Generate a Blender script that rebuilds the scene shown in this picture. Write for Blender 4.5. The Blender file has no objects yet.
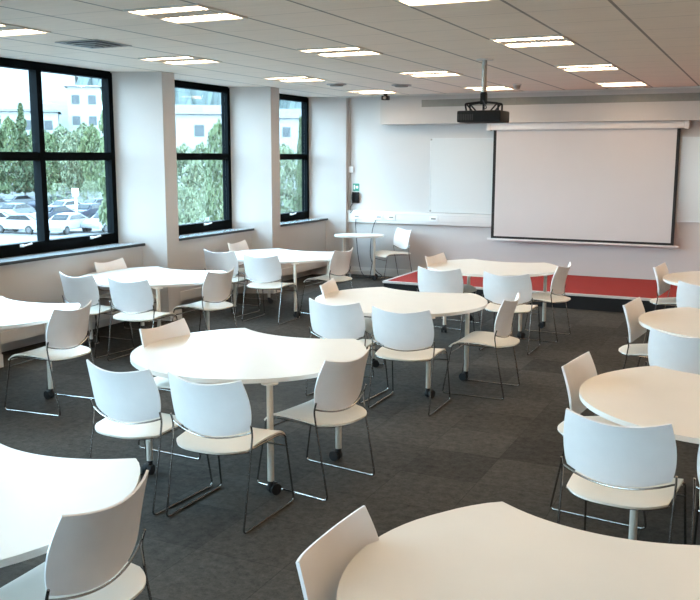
import bpy, bmesh, math, random
from mathutils import Vector, Matrix
R = math.radians
PI = math.pi
rnd = random.Random(7)
S = bpy.context.scene
C = S.collection

# ------------------------------------------------------------------ dimensions
CEIL = 2.92          # suspended ceiling
FRONT = 13.5         # wall with the projection screen
LEFT_LOW = -6.70     # wall face under the window sills
LEFT_PIER = -6.43    # face of the piers between the windows
GLASS_X = -7.0
RIGHT = 3.4
BACK = -2.4
GROUND = -3.7        # car park outside

# ------------------------------------------------------------------ materials
def lin(c):
    return tuple((x / 12.92 if x <= .04045 else ((x + .055) / 1.055) ** 2.4) for x in c)

def mat(name, col, rough=.5, metal=0., noise=None, spec=.5, bump=None, trans=0., emit=None, coat=0.):
    m = bpy.data.materials.new(name); m.use_nodes = True
    nt = m.node_tree; b = nt.nodes['Principled BSDF']
    b.inputs['Base Color'].default_value = (*col, 1)
    b.inputs['Roughness'].default_value = rough
    b.inputs['Metallic'].default_value = metal
    b.inputs['Specular IOR Level'].default_value = spec
    if coat: b.inputs['Coat Weight'].default_value = coat; b.inputs['Coat Roughness'].default_value = .15
    if emit:
        b.inputs['Emission Color'].default_value = (*emit[0], 1); b.inputs['Emission Strength'].default_value = emit[1]
    if noise or bump:
        tc = nt.nodes.new('ShaderNodeTexCoord')
    if noise:
        sc, amt = noise
        n = nt.nodes.new('ShaderNodeTexNoise'); n.inputs['Scale'].default_value = sc; n.inputs['Detail'].default_value = 4
        nt.links.new(tc.outputs['Object'], n.inputs['Vector'])
        mp = nt.nodes.new('ShaderNodeMapRange'); mp.inputs['From Min'].default_value = .3; mp.inputs['From Max'].default_value = .7
        mp.inputs['To Min'].default_value = 1 - amt; mp.inputs['To Max'].default_value = 1 + amt
        nt.links.new(n.outputs['Fac'], mp.inputs['Value'])
        mx = nt.nodes.new('ShaderNodeVectorMath'); mx.operation = 'SCALE'; mx.inputs[0].default_value = col
        nt.links.new(mp.outputs['Result'], mx.inputs['Scale']); nt.links.new(mx.outputs['Vector'], b.inputs['Base Color'])
    if bump:
        sc, st, di = bump
        n2 = nt.nodes.new('ShaderNodeTexNoise'); n2.inputs['Scale'].default_value = sc; n2.inputs['Detail'].default_value = 3
        nt.links.new(tc.outputs['Object'], n2.inputs['Vector'])
        bp = nt.nodes.new('ShaderNodeBump'); bp.inputs['Strength'].default_value = st; bp.inputs['Distance'].default_value = di
        nt.links.new(n2.outputs['Fac'], bp.inputs['Height']); nt.links.new(bp.outputs['Normal'], b.inputs['Normal'])
    return m

M = {}
M['wall'] = mat('wall_paint', (.54, .51, .49), .75, noise=(1.3, .02), bump=(90, .08, .002))
M['wallwarm'] = mat('warm_bounce_wall', (.50, .31, .21), .8, noise=(1.3, .02))  # unseen right wall, colour made up to throw warm bounce on chair backs
M['wallwhite'] = mat('bulkhead_paint', (.50, .46, .43), .7, noise=(2, .015))
M['skirt'] = mat('skirting_paint', (.66, .62, .58), .45, noise=(3, .02))
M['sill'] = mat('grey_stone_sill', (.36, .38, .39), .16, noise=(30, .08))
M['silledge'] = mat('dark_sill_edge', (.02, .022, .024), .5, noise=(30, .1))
M['frame'] = mat('black_window_frame', (.003, .0045, .0055), .7, spec=.03, noise=(20, .1))
M['handle'] = mat('white_handle', (.8, .8, .8), .35, noise=(10, .03))
M['plastic'] = mat('white_polypropylene', (.84, .815, .81), .42, noise=(14, .015), bump=(220, .06, .0006))
M['seatplastic'] = mat('lamp_tinted_polypropylene', (.85, .80, .71), .42, noise=(14, .015), bump=(220, .06, .0006))  # same white plastic as the backs, warm lamp light put into the colour
M['chrome'] = mat('chrome_rod', (.30, .285, .27), .24, 1.0, noise=(40, .05))
M['laminate'] = mat('cream_laminate', (.755, .735, .69), .36, noise=(6, .012))
M['edge'] = mat('cream_edge_band', (.76, .70, .60), .4, noise=(6, .02))
M['legpaint'] = mat('off_white_leg', (.74, .69, .61), .35, noise=(9, .02))
M['rubber'] = mat('black_castor', (.012, .012, .013), .5, noise=(30, .1))
M['black'] = mat('black_plastic', (.006, .0055, .0055), .6, spec=.2, noise=(25, .15))
M['fascia'] = mat('black_fascia', (.003, .003, .004), .8, noise=(8, .15))
M['nosing'] = mat('pale_nosing', (.60, .56, .53), .4, noise=(8, .03))
M['screen'] = mat('screen_fabric', (.57, .52, .50), .9, noise=(3, .01))
M['border'] = mat('screen_border', (.012, .010, .010), .8, noise=(8, .1))
M['casing'] = mat('screen_casing', (.66, .61, .58), .45, noise=(6, .02))
M['board'] = mat('whiteboard_enamel', (.60, .60, .585), .25, noise=(2, .01))
M['alu'] = mat('aluminium_trim', (.62, .61, .60), .35, .7, noise=(10, .03))
M['trunk'] = mat('white_pvc_trunking', (.70, .68, .66), .4, noise=(5, .02))
M['grille'] = mat('grey_grille', (.25, .23, .20), .5, .3, noise=(12, .05))
M['grilleframe'] = mat('grille_frame', (.50, .46, .42), .45, noise=(6, .03))
M['void'] = mat('dark_void', (.03, .028, .026), .9, noise=(6, .1))
M['steel'] = mat('steel_pole', (.34, .31, .28), .35, .8, noise=(10, .05))
M['green'] = mat('green_notice', (.02, .22, .13), .5, noise=(20, .1))
M['cable'] = mat('black_cable', (.02, .021, .026), .5, noise=(20, .1))
M['lightframe'] = mat('lamp_frame', (.66, .62, .56), .5, noise=(8, .02))
M['louvre'] = mat('lamp_louvre', (.62, .60, .55), .35, .4, noise=(8, .03))
M['tube'] = mat('lamp_tube', (.9, .88, .8), .5, emit=((1.0, .735, .48), 18.0), noise=(5, .01))
M['asphalt'] = mat('asphalt', (.045, .045, .047), .9, noise=(.25, .12))
M['bark'] = mat('bark', (.10, .075, .055), .9, noise=(4, .3))
M['hwall'] = mat('render_wall', (.15, .155, .152), .8, noise=(.3, .05))
M['hroof'] = mat('slate_roof', (.022, .021, .023), .8, noise=(1.2, .12))
M['hroofpale'] = mat('pale_metal_roof', (.10, .10, .10), .6, noise=(.5, .05))
M['hglass'] = mat('house_glass', (.050, .055, .058), .7, spec=.02, noise=(2, .1))
M['tyre'] = mat('tyre', (.002, .002, .002), .8, noise=(9, .1))
M['tyrerim'] = mat('wheel_trim', (.03, .03, .032), .5, noise=(9, .1))
M['carglass'] = mat('car_glass', (.002, .003, .004), .2, spec=.12, noise=(2, .05))
for n, c in dict(silver=(.055, .058, .062), white=(.16, .165, .17), blue=(.008, .012, .022), red=(.35, .06, .05)).items():
    M['car_' + n] = mat('car_paint_' + n, c, .4, .0, noise=(3, .03), spec=.15)

def foliage(name, c1, c2):
    m = mat(name, c1, .75)
    nt = m.node_tree; b = nt.nodes['Principled BSDF']
    tc = nt.nodes.new('ShaderNodeTexCoord'); n = nt.nodes.new('ShaderNodeTexNoise'); n.inputs['Scale'].default_value = .9
    n.inputs['Detail'].default_value = 6
    r = nt.nodes.new('ShaderNodeValToRGB'); r.color_ramp.elements[0].position = .35; r.color_ramp.elements[1].position = .65
    r.color_ramp.elements[0].color = (*c1, 1); r.color_ramp.elements[1].color = (*c2, 1)
    nt.links.new(tc.outputs['Object'], n.inputs['Vector']); nt.links.new(n.outputs['Fac'], r.inputs['Fac'])
    nt.links.new(r.outputs['Color'], b.inputs['Base Color'])
    return m
M['leafA'] = foliage('conifer_foliage', (.015, .028, .008), (.042, .060, .018))
M['leafB'] = foliage('broadleaf_foliage', (.026, .042, .012), (.064, .084, .027))
M['leafC'] = foliage('pale_foliage', (.048, .062, .030), (.090, .105, .055))
M['hill'] = foliage('wooded_hill', (.003, .009, .008), (.009, .019, .014))

def glass_mat():
    m = bpy.data.materials.new('window_glass'); m.use_nodes = True; nt = m.node_tree
    for n in list(nt.nodes): nt.nodes.remove(n)
    o = nt.nodes.new('ShaderNodeOutputMaterial'); mx = nt.nodes.new('ShaderNodeMixShader')
    t = nt.nodes.new('ShaderNodeBsdfTransparent'); t.inputs['Color'].default_value = (.90, .97, .96, 1)
    g = nt.nodes.new('ShaderNodeBsdfGlossy'); g.inputs['Roughness'].default_value = .02
    f = nt.nodes.new('ShaderNodeFresnel'); ge = nt.nodes.new('ShaderNodeNewGeometry')
    io = nt.nodes.new('ShaderNodeMix'); io.data_type = 'FLOAT'; io.inputs[2].default_value = 1.45; io.inputs[3].default_value = 1 / 1.45
    nt.links.new(ge.outputs['Backfacing'], io.inputs[0]); nt.links.new(io.outputs[0], f.inputs['IOR'])
    nt.links.new(f.outputs[0], mx.inputs[0]); nt.links.new(t.outputs[0], mx.inputs[1]); nt.links.new(g.outputs[0], mx.inputs[2])
    nt.links.new(mx.outputs[0], o.inputs[0]); return m
M['glass'] = glass_mat()

def floor_mat():
    m = mat('grey_carpet_tiles', (.06, .055, .05), .92, spec=.25)
    nt = m.node_tree; b = nt.nodes['Principled BSDF']; L = nt.links
    tc = nt.nodes.new('ShaderNodeTexCoord')
    br = nt.nodes.new('ShaderNodeTexBrick'); br.offset = 0; br.squash = 1
    br.inputs['Scale'].default_value = 2.0; br.inputs['Brick Width'].default_value = 1; br.inputs['Row Height'].default_value = 1
    br.inputs['Mortar Size'].default_value = .004; br.inputs['Bias'].default_value = 0
    br.inputs['Color1'].default_value = (.052, .048, .043, 1); br.inputs['Color2'].default_value = (.080, .074, .065, 1)
    br.inputs['Mortar'].default_value = (.047, .044, .039, 1)
    L.new(tc.outputs['Object'], br.inputs['Vector'])
    mp = nt.nodes.new('ShaderNodeMapping'); mp.inputs['Scale'].default_value = (1, 1, 1)
    L.new(tc.outputs['Object'], mp.inputs['Vector'])
    n = nt.nodes.new('ShaderNodeTexNoise'); n.inputs['Scale'].default_value = 17; n.inputs['Detail'].default_value = 8; n.inputs['Roughness'].default_value = .9
    L.new(mp.outputs[0], n.inputs['Vector'])
    mr = nt.nodes.new('ShaderNodeMapRange'); mr.inputs['From Min'].default_value = .25; mr.inputs['From Max'].default_value = .75
    mr.inputs['To Min'].default_value = .25; mr.inputs['To Max'].default_value = 1.75
    L.new(n.outputs['Fac'], mr.inputs['Value'])
    n3 = nt.nodes.new('ShaderNodeTexNoise'); n3.inputs['Scale'].default_value = 1.1; n3.inputs['Detail'].default_value = 3
    L.new(tc.outputs['Object'], n3.inputs['Vector'])
    mr3 = nt.nodes.new('ShaderNodeMapRange'); mr3.inputs['To Min'].default_value = .72; mr3.inputs['To Max'].default_value = 1.28
    L.new(n3.outputs['Fac'], mr3.inputs['Value'])
    mm = nt.nodes.new('ShaderNodeMath'); mm.operation = 'MULTIPLY'; L.new(mr.outputs[0], mm.inputs[0]); L.new(mr3.outputs[0], mm.inputs[1])
    v = nt.nodes.new('ShaderNodeVectorMath'); v.operation = 'SCALE'
    L.new(br.outputs['Color'], v.inputs[0]); L.new(mm.outputs[0], v.inputs['Scale']); L.new(v.outputs[0], b.inputs['Base Color'])
    n2 = nt.nodes.new('ShaderNodeTexNoise'); n2.inputs['Scale'].default_value = 260
    L.new(tc.outputs['Object'], n2.inputs['Vector'])
    bp = nt.nodes.new('ShaderNodeBump'); bp.inputs['Strength'].default_value = .4; bp.inputs['Distance'].default_value = .003
    L.new(n2.outputs['Fac'], bp.inputs['Height']); L.new(bp.outputs[0], b.inputs['Normal'])
    b.inputs['Specular IOR Level'].default_value = .08
    return m
M['carpet'] = floor_mat()

def red_mat():
    m = mat('red_carpet', (.30, .030, .024), .9, spec=.2, noise=(60, .18), bump=(250, .4, .003))
    return m
M['red'] = red_mat()

def ceil_mat():
    """long tile strips: dark grooves along Y every .605 m, faint joints across"""
    m = mat('ceiling_tiles', (.88, .775, .665), .85, spec=.2)
    nt = m.node_tree; b = nt.nodes['Principled BSDF']; L = nt.links
    tc = nt.nodes.new('ShaderNodeTexCoord'); sp = nt.nodes.new('ShaderNodeSeparateXYZ'); L.new(tc.outputs['Object'], sp.inputs[0])
    def math_(op, a, bb=None, c=None):
        n = nt.nodes.new('ShaderNodeMath'); n.operation = op
        for i, x in enumerate((a, bb, c)):
            if x is None: continue
            if isinstance(x, (int, float)): n.inputs[i].default_value = x
            else: L.new(x, n.inputs[i])
        return n.outputs[0]
    def groove(out, off, pitch, w):
        t = math_('ADD', out, off); t = math_('DIVIDE', t, pitch); t = math_('FRACT', t)
        t = math_('SUBTRACT', t, .5); t = math_('ABSOLUTE', t); t = math_('SUBTRACT', .5, t)  # 0 at line
        return math_('LESS_THAN', t, w / pitch)
    g1 = groove(sp.outputs[0], .99 + .605 * 40, .605, .0115)
    g2 = groove(sp.outputs[1], 40 * .6 + .5, .6, .006)
    n = nt.nodes.new('ShaderNodeTexNoise'); n.inputs['Scale'].default_value = 5; n.inputs['Detail'].default_value = 5
    mp = nt.nodes.new('ShaderNodeMapping'); mp.inputs['Scale'].default_value = (.6, 5, 1)
    L.new(tc.outputs['Object'], mp.inputs['Vector']); L.new(mp.outputs[0], n.inputs['Vector'])
    mr = nt.nodes.new('ShaderNodeMapRange'); mr.inputs['To Min'].default_value = .93; mr.inputs['To Max'].default_value = 1.07
    L.new(n.outputs['Fac'], mr.inputs['Value'])
    k = math_('MULTIPLY', g1, .60); k2 = math_('MULTIPLY', g2, .24)
    k = math_('SUBTRACT', 1.0, k); k = math_('SUBTRACT', k, k2); k = math_('MULTIPLY', k, mr.outputs[0])
    v = nt.nodes.new('ShaderNodeVectorMath'); v.operation = 'SCALE'; v.inputs[0].default_value = (.88, .775, .665)
    L.new(k, v.inputs['Scale']); L.new(v.outputs[0], b.inputs['Base Color'])
    return m
M['ceiling'] = ceil_mat()

# ------------------------------------------------------------------ mesh helpers
def add_box(bm, x0, x1, y0, y1, z0, z1, bev=0.):
    vs = [bm.verts.new((x, y, z)) for z in (z0, z1) for y in (y0, y1) for x in (x0, x1)]
    fs = []
    for f in ((0, 2, 3, 1), (4, 5, 7, 6), (0, 1, 5, 4), (2, 6, 7, 3), (0, 4, 6, 2), (1, 3, 7, 5)):
        fs.append(bm.faces.new([vs[i] for i in f]))
    if bev:
        es = list({e for f in fs for e in f.edges})
        bmesh.ops.bevel(bm, geom=es, offset=bev, segments=2, affect='EDGES', profile=.6)

def add_tube(bm, pts, r, n=8, closed=False):
    pts = [Vector(p) for p in pts]; rings = []
    up = None
    for i, p in enumerate(pts):
        if i == 0: t = pts[1] - p
        elif i == len(pts) - 1: t = p - pts[-2]
        else: t = (pts[i + 1] - p).normalized() + (p - pts[i - 1]).normalized()
        t.normalize()
        if up is None:
            up = Vector((0, 0, 1)) if abs(t.z) < .9 else Vector((1, 0, 0))
        a = t.cross(up)
        if a.length < 1e-4: a = t.cross(Vector((1, 0, 0)))
        a.normalize(); b = a.cross(t).normalized(); up = b
        rings.append([bm.verts.new(p + a * math.cos(2 * PI * k / n) * r + b * math.sin(2 * PI * k / n) * r) for k in range(n)])
    for q in range(len(rings) - 1):
        for k in range(n):
            bm.faces.new((rings[q][k], rings[q][(k + 1) % n], rings[q + 1][(k + 1) % n], rings[q + 1][k]))
    bm.faces.new(rings[0][::-1]); bm.faces.new(rings[-1])

def rounded(pts, rad=.03, n=4):
    """polyline with filleted corners"""
    pts = [Vector(p) for p in pts]; out = [pts[0]]
    for i in range(1, len(pts) - 1):
        p = pts[i]; a = (pts[i - 1] - p); b = (pts[i + 1] - p)
        d = min(rad, a.length * .45, b.length * .45); A = p + a.normalized() * d; B = p + b.normalized() * d
        for k in range(n + 1):
            t = k / n; out.append(A * (1 - t) ** 2 + p * 2 * t * (1 - t) + B * t * t)
    out.append(pts[-1]); return out

def add_cyl(bm, p0, p1, r0, r1=None, n=16):
    r1 = r0 if r1 is None else r1
    p0 = Vector(p0); p1 = Vector(p1); t = (p1 - p0).normalized()
    a = t.cross(Vector((0, 0, 1)));
    if a.length < 1e-3: a = t.cross(Vector((1, 0, 0)))
    a.normalize(); b = a.cross(t)
    A = [bm.verts.new(p0 + (a * math.cos(2 * PI * k / n) + b * math.sin(2 * PI * k / n)) * r0) for k in range(n)]
    B = [bm.verts.new(p1 + (a * math.cos(2 * PI * k / n) + b * math.sin(2 * PI * k / n)) * r1) for k in range(n)]
    for k in range(n): bm.faces.new((A[k], A[(k + 1) % n], B[(k + 1) % n], B[k]))
    bm.faces.new(A[::-1]); bm.faces.new(B)

def add_prism(bm, outline, z0, z1, bev=0.):
    A = [bm.verts.new((x, y, z0)) for x, y in outline]; B = [bm.verts.new((x, y, z1)) for x, y in outline]
    n = len(A)
    bm.faces.new(A[::-1]); top = bm.faces.new(B)
    for k in range(n): bm.faces.new((A[k], A[(k + 1) % n], B[(k + 1) % n], B[k]))
    if bev: bmesh.ops.bevel(bm, geom=list(top.edges), offset=bev, segments=2, affect='EDGES')

def add_shell(bm, grid, th):
    """closed sheet from a grid of points (rows of Vectors) with thickness th along its normals"""
    nr, nc = len(grid), len(grid[0]); nor = []
    for i in range(nr):
        row = []
        for j in range(nc):
            du = grid[i][min(j + 1, nc - 1)] - grid[i][max(j - 1, 0)]
            dv = grid[min(i + 1, nr - 1)][j] - grid[max(i - 1, 0)][j]
            row.append(du.cross(dv).normalized())
        nor.append(row)
    A = [[bm.verts.new(grid[i][j] + nor[i][j] * th / 2) for j in range(nc)] for i in range(nr)]
    B = [[bm.verts.new(grid[i][j] - nor[i][j] * th / 2) for j in range(nc)] for i in range(nr)]
    for i in range(nr - 1):
        for j in range(nc - 1):
            bm.faces.new((A[i][j], A[i][j + 1], A[i + 1][j + 1], A[i + 1][j]))
            bm.faces.new((B[i][j], B[i + 1][j], B[i + 1][j + 1], B[i][j + 1]))
    per = [(0, j) for j in range(nc)] + [(i, nc - 1) for i in range(1, nr)] + [(nr - 1, j) for j in range(nc - 2, -1, -1)] + [(i, 0) for i in range(nr - 2, 0, -1)]
    for k in range(len(per)):
        a = per[k]; b = per[(k + 1) % len(per)]
        bm.faces.new((A[a[0]][a[1]], B[a[0]][a[1]], B[b[0]][b[1]], A[b[0]][b[1]]))

def obj(name, bm, m, parent=None, smooth=False):
    bmesh.ops.recalc_face_normals(bm, faces=bm.faces)
    me = bpy.data.meshes.new(name); bm.to_mesh(me); bm.free()
    if smooth:
        for p in me.polygons: p.use_smooth = True
        me.set_sharp_from_angle(angle=R(38))
    for x in (m if isinstance(m, list) else [m]): me.materials.append(M[x])
    o = bpy.data.objects.new(name, me); C.objects.link(o)
    if parent: o.parent = parent
    return o

def box(name, m, x0, x1, y0, y1, z0, z1, parent=None, bev=0.):
    bm = bmesh.new(); add_box(bm, x0, x1, y0, y1, z0, z1, bev); return obj(name, bm, m, parent, smooth=bool(bev))

def thing(name, label, cat, loc=(0, 0, 0), rotz=0., group=None):
    o = bpy.data.objects.new(name, None); C.objects.link(o); o.empty_display_size = .1
    o.location = loc; o.rotation_euler = (0, 0, rotz); o['label'] = label; o['category'] = cat
    if group: o['group'] = group
    return o

def tag(o, label, cat, group=None, kind=None):
    o['label'] = label; o['category'] = cat
    if group: o['group'] = group
    if kind: o['kind'] = kind
    return o

def struct(name, bm, m, parent=None, smooth=False):
    o = obj(name, bm, m, parent, smooth)
    if not parent: o['kind'] = 'structure'
    return o

def dup(root, loc, rotz, label, group=None, rz=None):
    r = root.copy(); C.objects.link(r); r.location = loc; r.rotation_euler = (0, 0, rotz); r['label'] = label
    if group: r['group'] = group
    for ch in list(root.children):
        c = ch.copy(); C.objects.link(c); c.parent = r
        for g in list(ch.children):
            d = g.copy(); C.objects.link(d); d.parent = c
    return r

# ------------------------------------------------------------------ room shell
bm = bmesh.new(); add_box(bm, -7.1, RIGHT + .15, BACK - .15, FRONT + .15, -.15, 0); struct('floor', bm, 'carpet')
bm = bmesh.new(); add_box(bm, -7.15, RIGHT + .15, BACK - .15, FRONT + .15, CEIL, CEIL + .12); ceiling = struct('ceiling', bm, 'ceiling')
bm = bmesh.new(); add_box(bm, -7.15, RIGHT + .15, FRONT, FRONT + .15, 0, CEIL); struct('wall_front', bm, 'wall')
bm = bmesh.new(); add_box(bm, RIGHT, RIGHT + .15, BACK, FRONT, 0, CEIL); struct('wall_right', bm, 'wallwarm')
BWIN = [(-3.9, -1.3)]
bm = bmesh.new(); add_box(bm, -7.15, RIGHT + .15, BACK - .15, BACK, 0, 1.0); add_box(bm, -7.15, RIGHT + .15, BACK - .15, BACK, 2.86, CEIL)
xs = [-7.15] + [v for w_ in BWIN for v in w_] + [RIGHT + .15]
for k in range(0, len(xs), 2): add_box(bm, xs[k], xs[k + 1], BACK - .15, BACK, 1.0, 2.86)
struct('wall_back', bm, 'wall')
for k, (xa, xb) in enumerate(BWIN):
    bm = bmesh.new(); ya, yb = BACK - .12, BACK - .04; xm = (xa + xb) / 2
    add_box(bm, xa, xa + .07, ya, yb, 1.0, 2.86); add_box(bm, xb - .07, xb, ya, yb, 1.0, 2.86)
    for p, q in ((1.0, 1.07), (1.91, 2.0), (2.79, 2.86)): add_box(bm, xa + .07, xb - .07, ya, yb, p, q)
    add_box(bm, xm - .045, xm + .045, ya + .004, yb - .004, 1.07, 1.91); add_box(bm, xm - .045, xm + .045, ya + .004, yb - .004, 2.0, 2.79)
    wb = struct('window_%d' % (7 + k), bm, 'frame')
    bm = bmesh.new(); add_box(bm, xa + .07, xb - .07, BACK - .083, BACK - .077, 1.07, 2.79); obj('pane', bm, 'glass', wb)

SILL = .945
PIERS = [(y, y + .70) for y in (-1.85, .62, 3.15, 5.50, 8.32, 10.79)] + [(13.15, FRONT)]
bm = bmesh.new()
add_box(bm, -7.045, -6.92, BACK, FRONT, 0, .15)                                 # recess under the wall casing
add_box(bm, -7.045, LEFT_LOW, BACK, FRONT, .15, SILL - .03)                     # wall under the sills
for y0, y1 in PIERS:                                                            # piers with splayed reveals
    f1 = y1 - .22 if y1 < FRONT else FRONT
    fx = LEFT_PIER if y1 < FRONT else -6.385
    add_prism(bm, [(-7.045, y0), (-7.0, y0), (fx, y0 + .24), (fx, f1), (-7.0, y1), (-7.045, y1)], 0, CEIL)
add_box(bm, -7.15, LEFT_PIER, BACK, -1.85, 0, CEIL)
struct('wall_left', bm, 'wall')

# skirting boards
bm = bmesh.new(); add_box(bm, LEFT_PIER, RIGHT, FRONT - .018, FRONT, 0, .13, .004); struct('baseboard_front', bm, 'skirt', smooth=True)
bm = bmesh.new()
for y0, y1 in PIERS: add_box(bm, LEFT_PIER, LEFT_PIER + .016, y0 + .24, (y1 - .22 if y1 < FRONT else y1 - .02), 0, .12)
struct('baseboard_left', bm, 'skirt')
# low pale casing along the foot of the wall in each window bay
for k, ((a0, a1), (b0, b1)) in enumerate(zip(PIERS[:-1], PIERS[1:])):
    bm = bmesh.new(); add_prism(bm, [(LEFT_LOW, a1 - .11), (LEFT_LOW, b0 + .12), (LEFT_LOW + .03, b0 + .13), (LEFT_LOW + .03, a1 - .12)], .15, .265, .004)
    struct('trim_%d' % (3 + k), bm, 'skirt', smooth=True)
def bay(y0, y1, n, mull):
    """one black-framed window with its stone sill; mull: y of vertical mullions"""
    F = .055; z0, z1 = 1.0, 2.90
    root = bpy.data.objects.new('window_%d' % n, None); C.objects.link(root); root['kind'] = 'structure'; root.location = (GLASS_X, y0, z0)
    def P(name, m, b):
        o = obj(name, b, m, root, smooth=False); o.matrix_parent_inverse = Matrix.Translation((-GLASS_X, -y0, -z0)); return o
    b = bmesh.new()
    add_box(b, -7.05, -6.95, y0, y0 + .068, z0, z1); add_box(b, -7.05, -6.95, y1 - .068, y1, z0, z1)
    add_box(b, -7.05, -6.95, y0 + .068, y1 - .068, z1 - .066, z1); add_box(b, -7.05, -6.95, y0 + .068, y1 - .068, z0, z0 + .068)
    for m_ in mull: add_box(b, -7.05, -6.945, m_ - .036, m_ + .036, z0 + .068, z1 - .066)
    edges = [y0 + .068] + [v for m_ in mull for v in (m_ - .036, m_ + .036)] + [y1 - .068]
    for k in range(0, len(edges), 2): add_box(b, -7.04, -6.955, edges[k], edges[k + 1], 1.91, 2.00)
    P('window_frame', 'frame', b)
    for k in range(0, len(edges), 2):
        b = bmesh.new(); add_box(b, -7.004, -6.998, edges[k], edges[k + 1], z0 + .068, 1.91); P('pane', 'glass', b)
        b = bmesh.new(); add_box(b, -7.004, -6.998, edges[k], edges[k + 1], 2.0, z1 - .066); P('pane', 'glass', b)
        c = edges[k] + (edges[k + 1] - edges[k]) * .62
        b = bmesh.new(); add_box(b, -6.95, -6.93, c - .02, c + .02, z0 + .03, z0 + .06, .003)
        add_tube(b, rounded([(-6.935, c, z0 + .045), (-6.905, c, z0 + .048), (-6.90, c + .10, z0 + .062)], .015), .009)
        h = P('window_handle', 'handle', b)
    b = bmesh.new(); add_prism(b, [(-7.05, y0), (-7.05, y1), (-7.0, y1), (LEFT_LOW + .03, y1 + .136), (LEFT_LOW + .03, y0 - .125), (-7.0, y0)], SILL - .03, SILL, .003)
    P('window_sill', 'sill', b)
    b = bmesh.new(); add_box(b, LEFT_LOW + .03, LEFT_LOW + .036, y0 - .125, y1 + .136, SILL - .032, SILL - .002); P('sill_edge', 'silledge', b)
    b = bmesh.new(); add_box(b, -7.12, -6.95, y0, y1, SILL, z0); add_box(b, -7.12, -6.97, y0, y1, z1, CEIL)
    P('window_packer', 'frame', b)
wn = 1
for (a0, a1), (b0, b1) in zip(PIERS[:-1], PIERS[1:]):
    y0, y1 = a1, b0
    bay(y0, y1, wn, [7.17] if wn == 4 else [])
    wn += 1

# bulkhead above the screen with its long air grille
BY = 13.26; BX = -5.72; BZ = 2.468
bm = bmesh.new()
add_box(bm, BX, RIGHT, BY, FRONT, BZ, CEIL)
bulk = struct('trim_1', bm, 'wallwhite')
bm = bmesh.new()
g0, g1, gz0, gz1 = -5.02, RIGHT - .3, 2.725, 2.835
add_box(bm, g0, g1, BY - .012, BY, gz0 - .018, gz0); add_box(bm, g0, g1, BY - .012, BY, gz1, gz1 + .018)
add_box(bm, g0 - .02, g0, BY - .012, BY, gz0 - .018, gz1 + .018); add_box(bm, g1, g1 + .02, BY - .012, BY, gz0 - .018, gz1 + .018)
struct('grille_frame', bm, 'grilleframe', bulk)
bm = bmesh.new()
add_box(bm, g0, g1, BY - .002, BY, gz0, gz1)
for k in range(6):
    z = gz0 + .012 + k * .0175; add_box(bm, g0, g1, BY - .010, BY - .002, z, z + .006)
k = g0 + .5
while k < g1: add_box(bm, k - .006, k + .006, BY - .011, BY - .002, gz0, gz1); k += .5
struct('air_grille', bm, 'grille', bulk)
# shallow ledge of the ceiling edge in front of the bulkhead
bm = bmesh.new(); add_box(bm, LEFT_PIER, RIGHT, BY - .025, BY, CEIL - .02, CEIL); struct('trim_2', bm, 'lightframe')
# corner conduit
bm = bmesh.new(); add_box(bm, -6.38, -6.35, FRONT - .03, FRONT - .001, 1.08, CEIL - .001, .004)
tag(obj('conduit', bm, 'grilleframe', smooth=True), 'slim grey vertical conduit in the front left corner above the trunking', 'conduit')

# ------------------------------------------------------------------ stage
st = thing('stage_platform', 'low red-carpeted platform with pale nosing and black front below the screen', 'platform', (-4.95, 11.6, 0))
SX0, SX1, SY0, SY1, SZ = 0, RIGHT + 4.95 - .005, 0, FRONT - 11.6 - .022, .2
bm = bmesh.new(); add_box(bm, .012, SX1, .012, SY1, 0, SZ - .012); obj('black_fascia', bm, 'fascia', st)
bm = bmesh.new(); add_box(bm, .045, SX1, .045, SY1, SZ - .012, SZ); obj('carpet_top', bm, 'red', st)
bm = bmesh.new(); add_box(bm, 0, SX1, 0, .045, SZ - .026, SZ + .004, .003); add_box(bm, 0, .045, .045, SY1, SZ - .026, SZ + .004, .003)
o = obj('nosing', bm, 'nosing', st, smooth=True)

# ------------------------------------------------------------------ screen, whiteboards, trunking
sc = thing('projection_screen', 'large pulled-down projection screen with black border under the bulkhead', 'screen', (-2.55, 13.36, .7))
sc.location = (-2.55, 13.37, .70)
x0, x1 = -1.335, 1.345
bm = bmesh.new(); add_box(bm, x0 + .045, x1 - .045, -.003, .003, .055, 1.70); obj('fabric', bm, 'screen', sc)
bm = bmesh.new(); add_box(bm, x0, x0 + .045, -.004, .004, .02, 1.66); add_box(bm, x1 - .045, x1, -.004, .004, .02, 1.66)
add_box(bm, x0 + .045, x1 - .045, -.004, .004, .02, .055); obj('black_border', bm, 'border', sc)
bm = bmesh.new(); add_box(bm, x0 - .06, x1 + .07, -.014, .014, -.008, .02, .004); obj('bottom_bar', bm, 'casing', sc, smooth=True)
bm = bmesh.new(); add_box(bm, x0 - .04, x1 + .05, -.05, .05, 1.665, 1.765, .006); obj('casing', bm, 'casing', sc, smooth=True)
for xx in (x0 - .1, x1 + .05):
    bm = bmesh.new(); add_box(bm, xx, xx + .062, -.056, .056, 1.655, 1.768, .006); add_cyl(bm, (xx + .03, -.06, 1.71), (xx + .03, -.054, 1.71), .008)
    obj('end_cap', bm, 'casing', sc, smooth=True)

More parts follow.
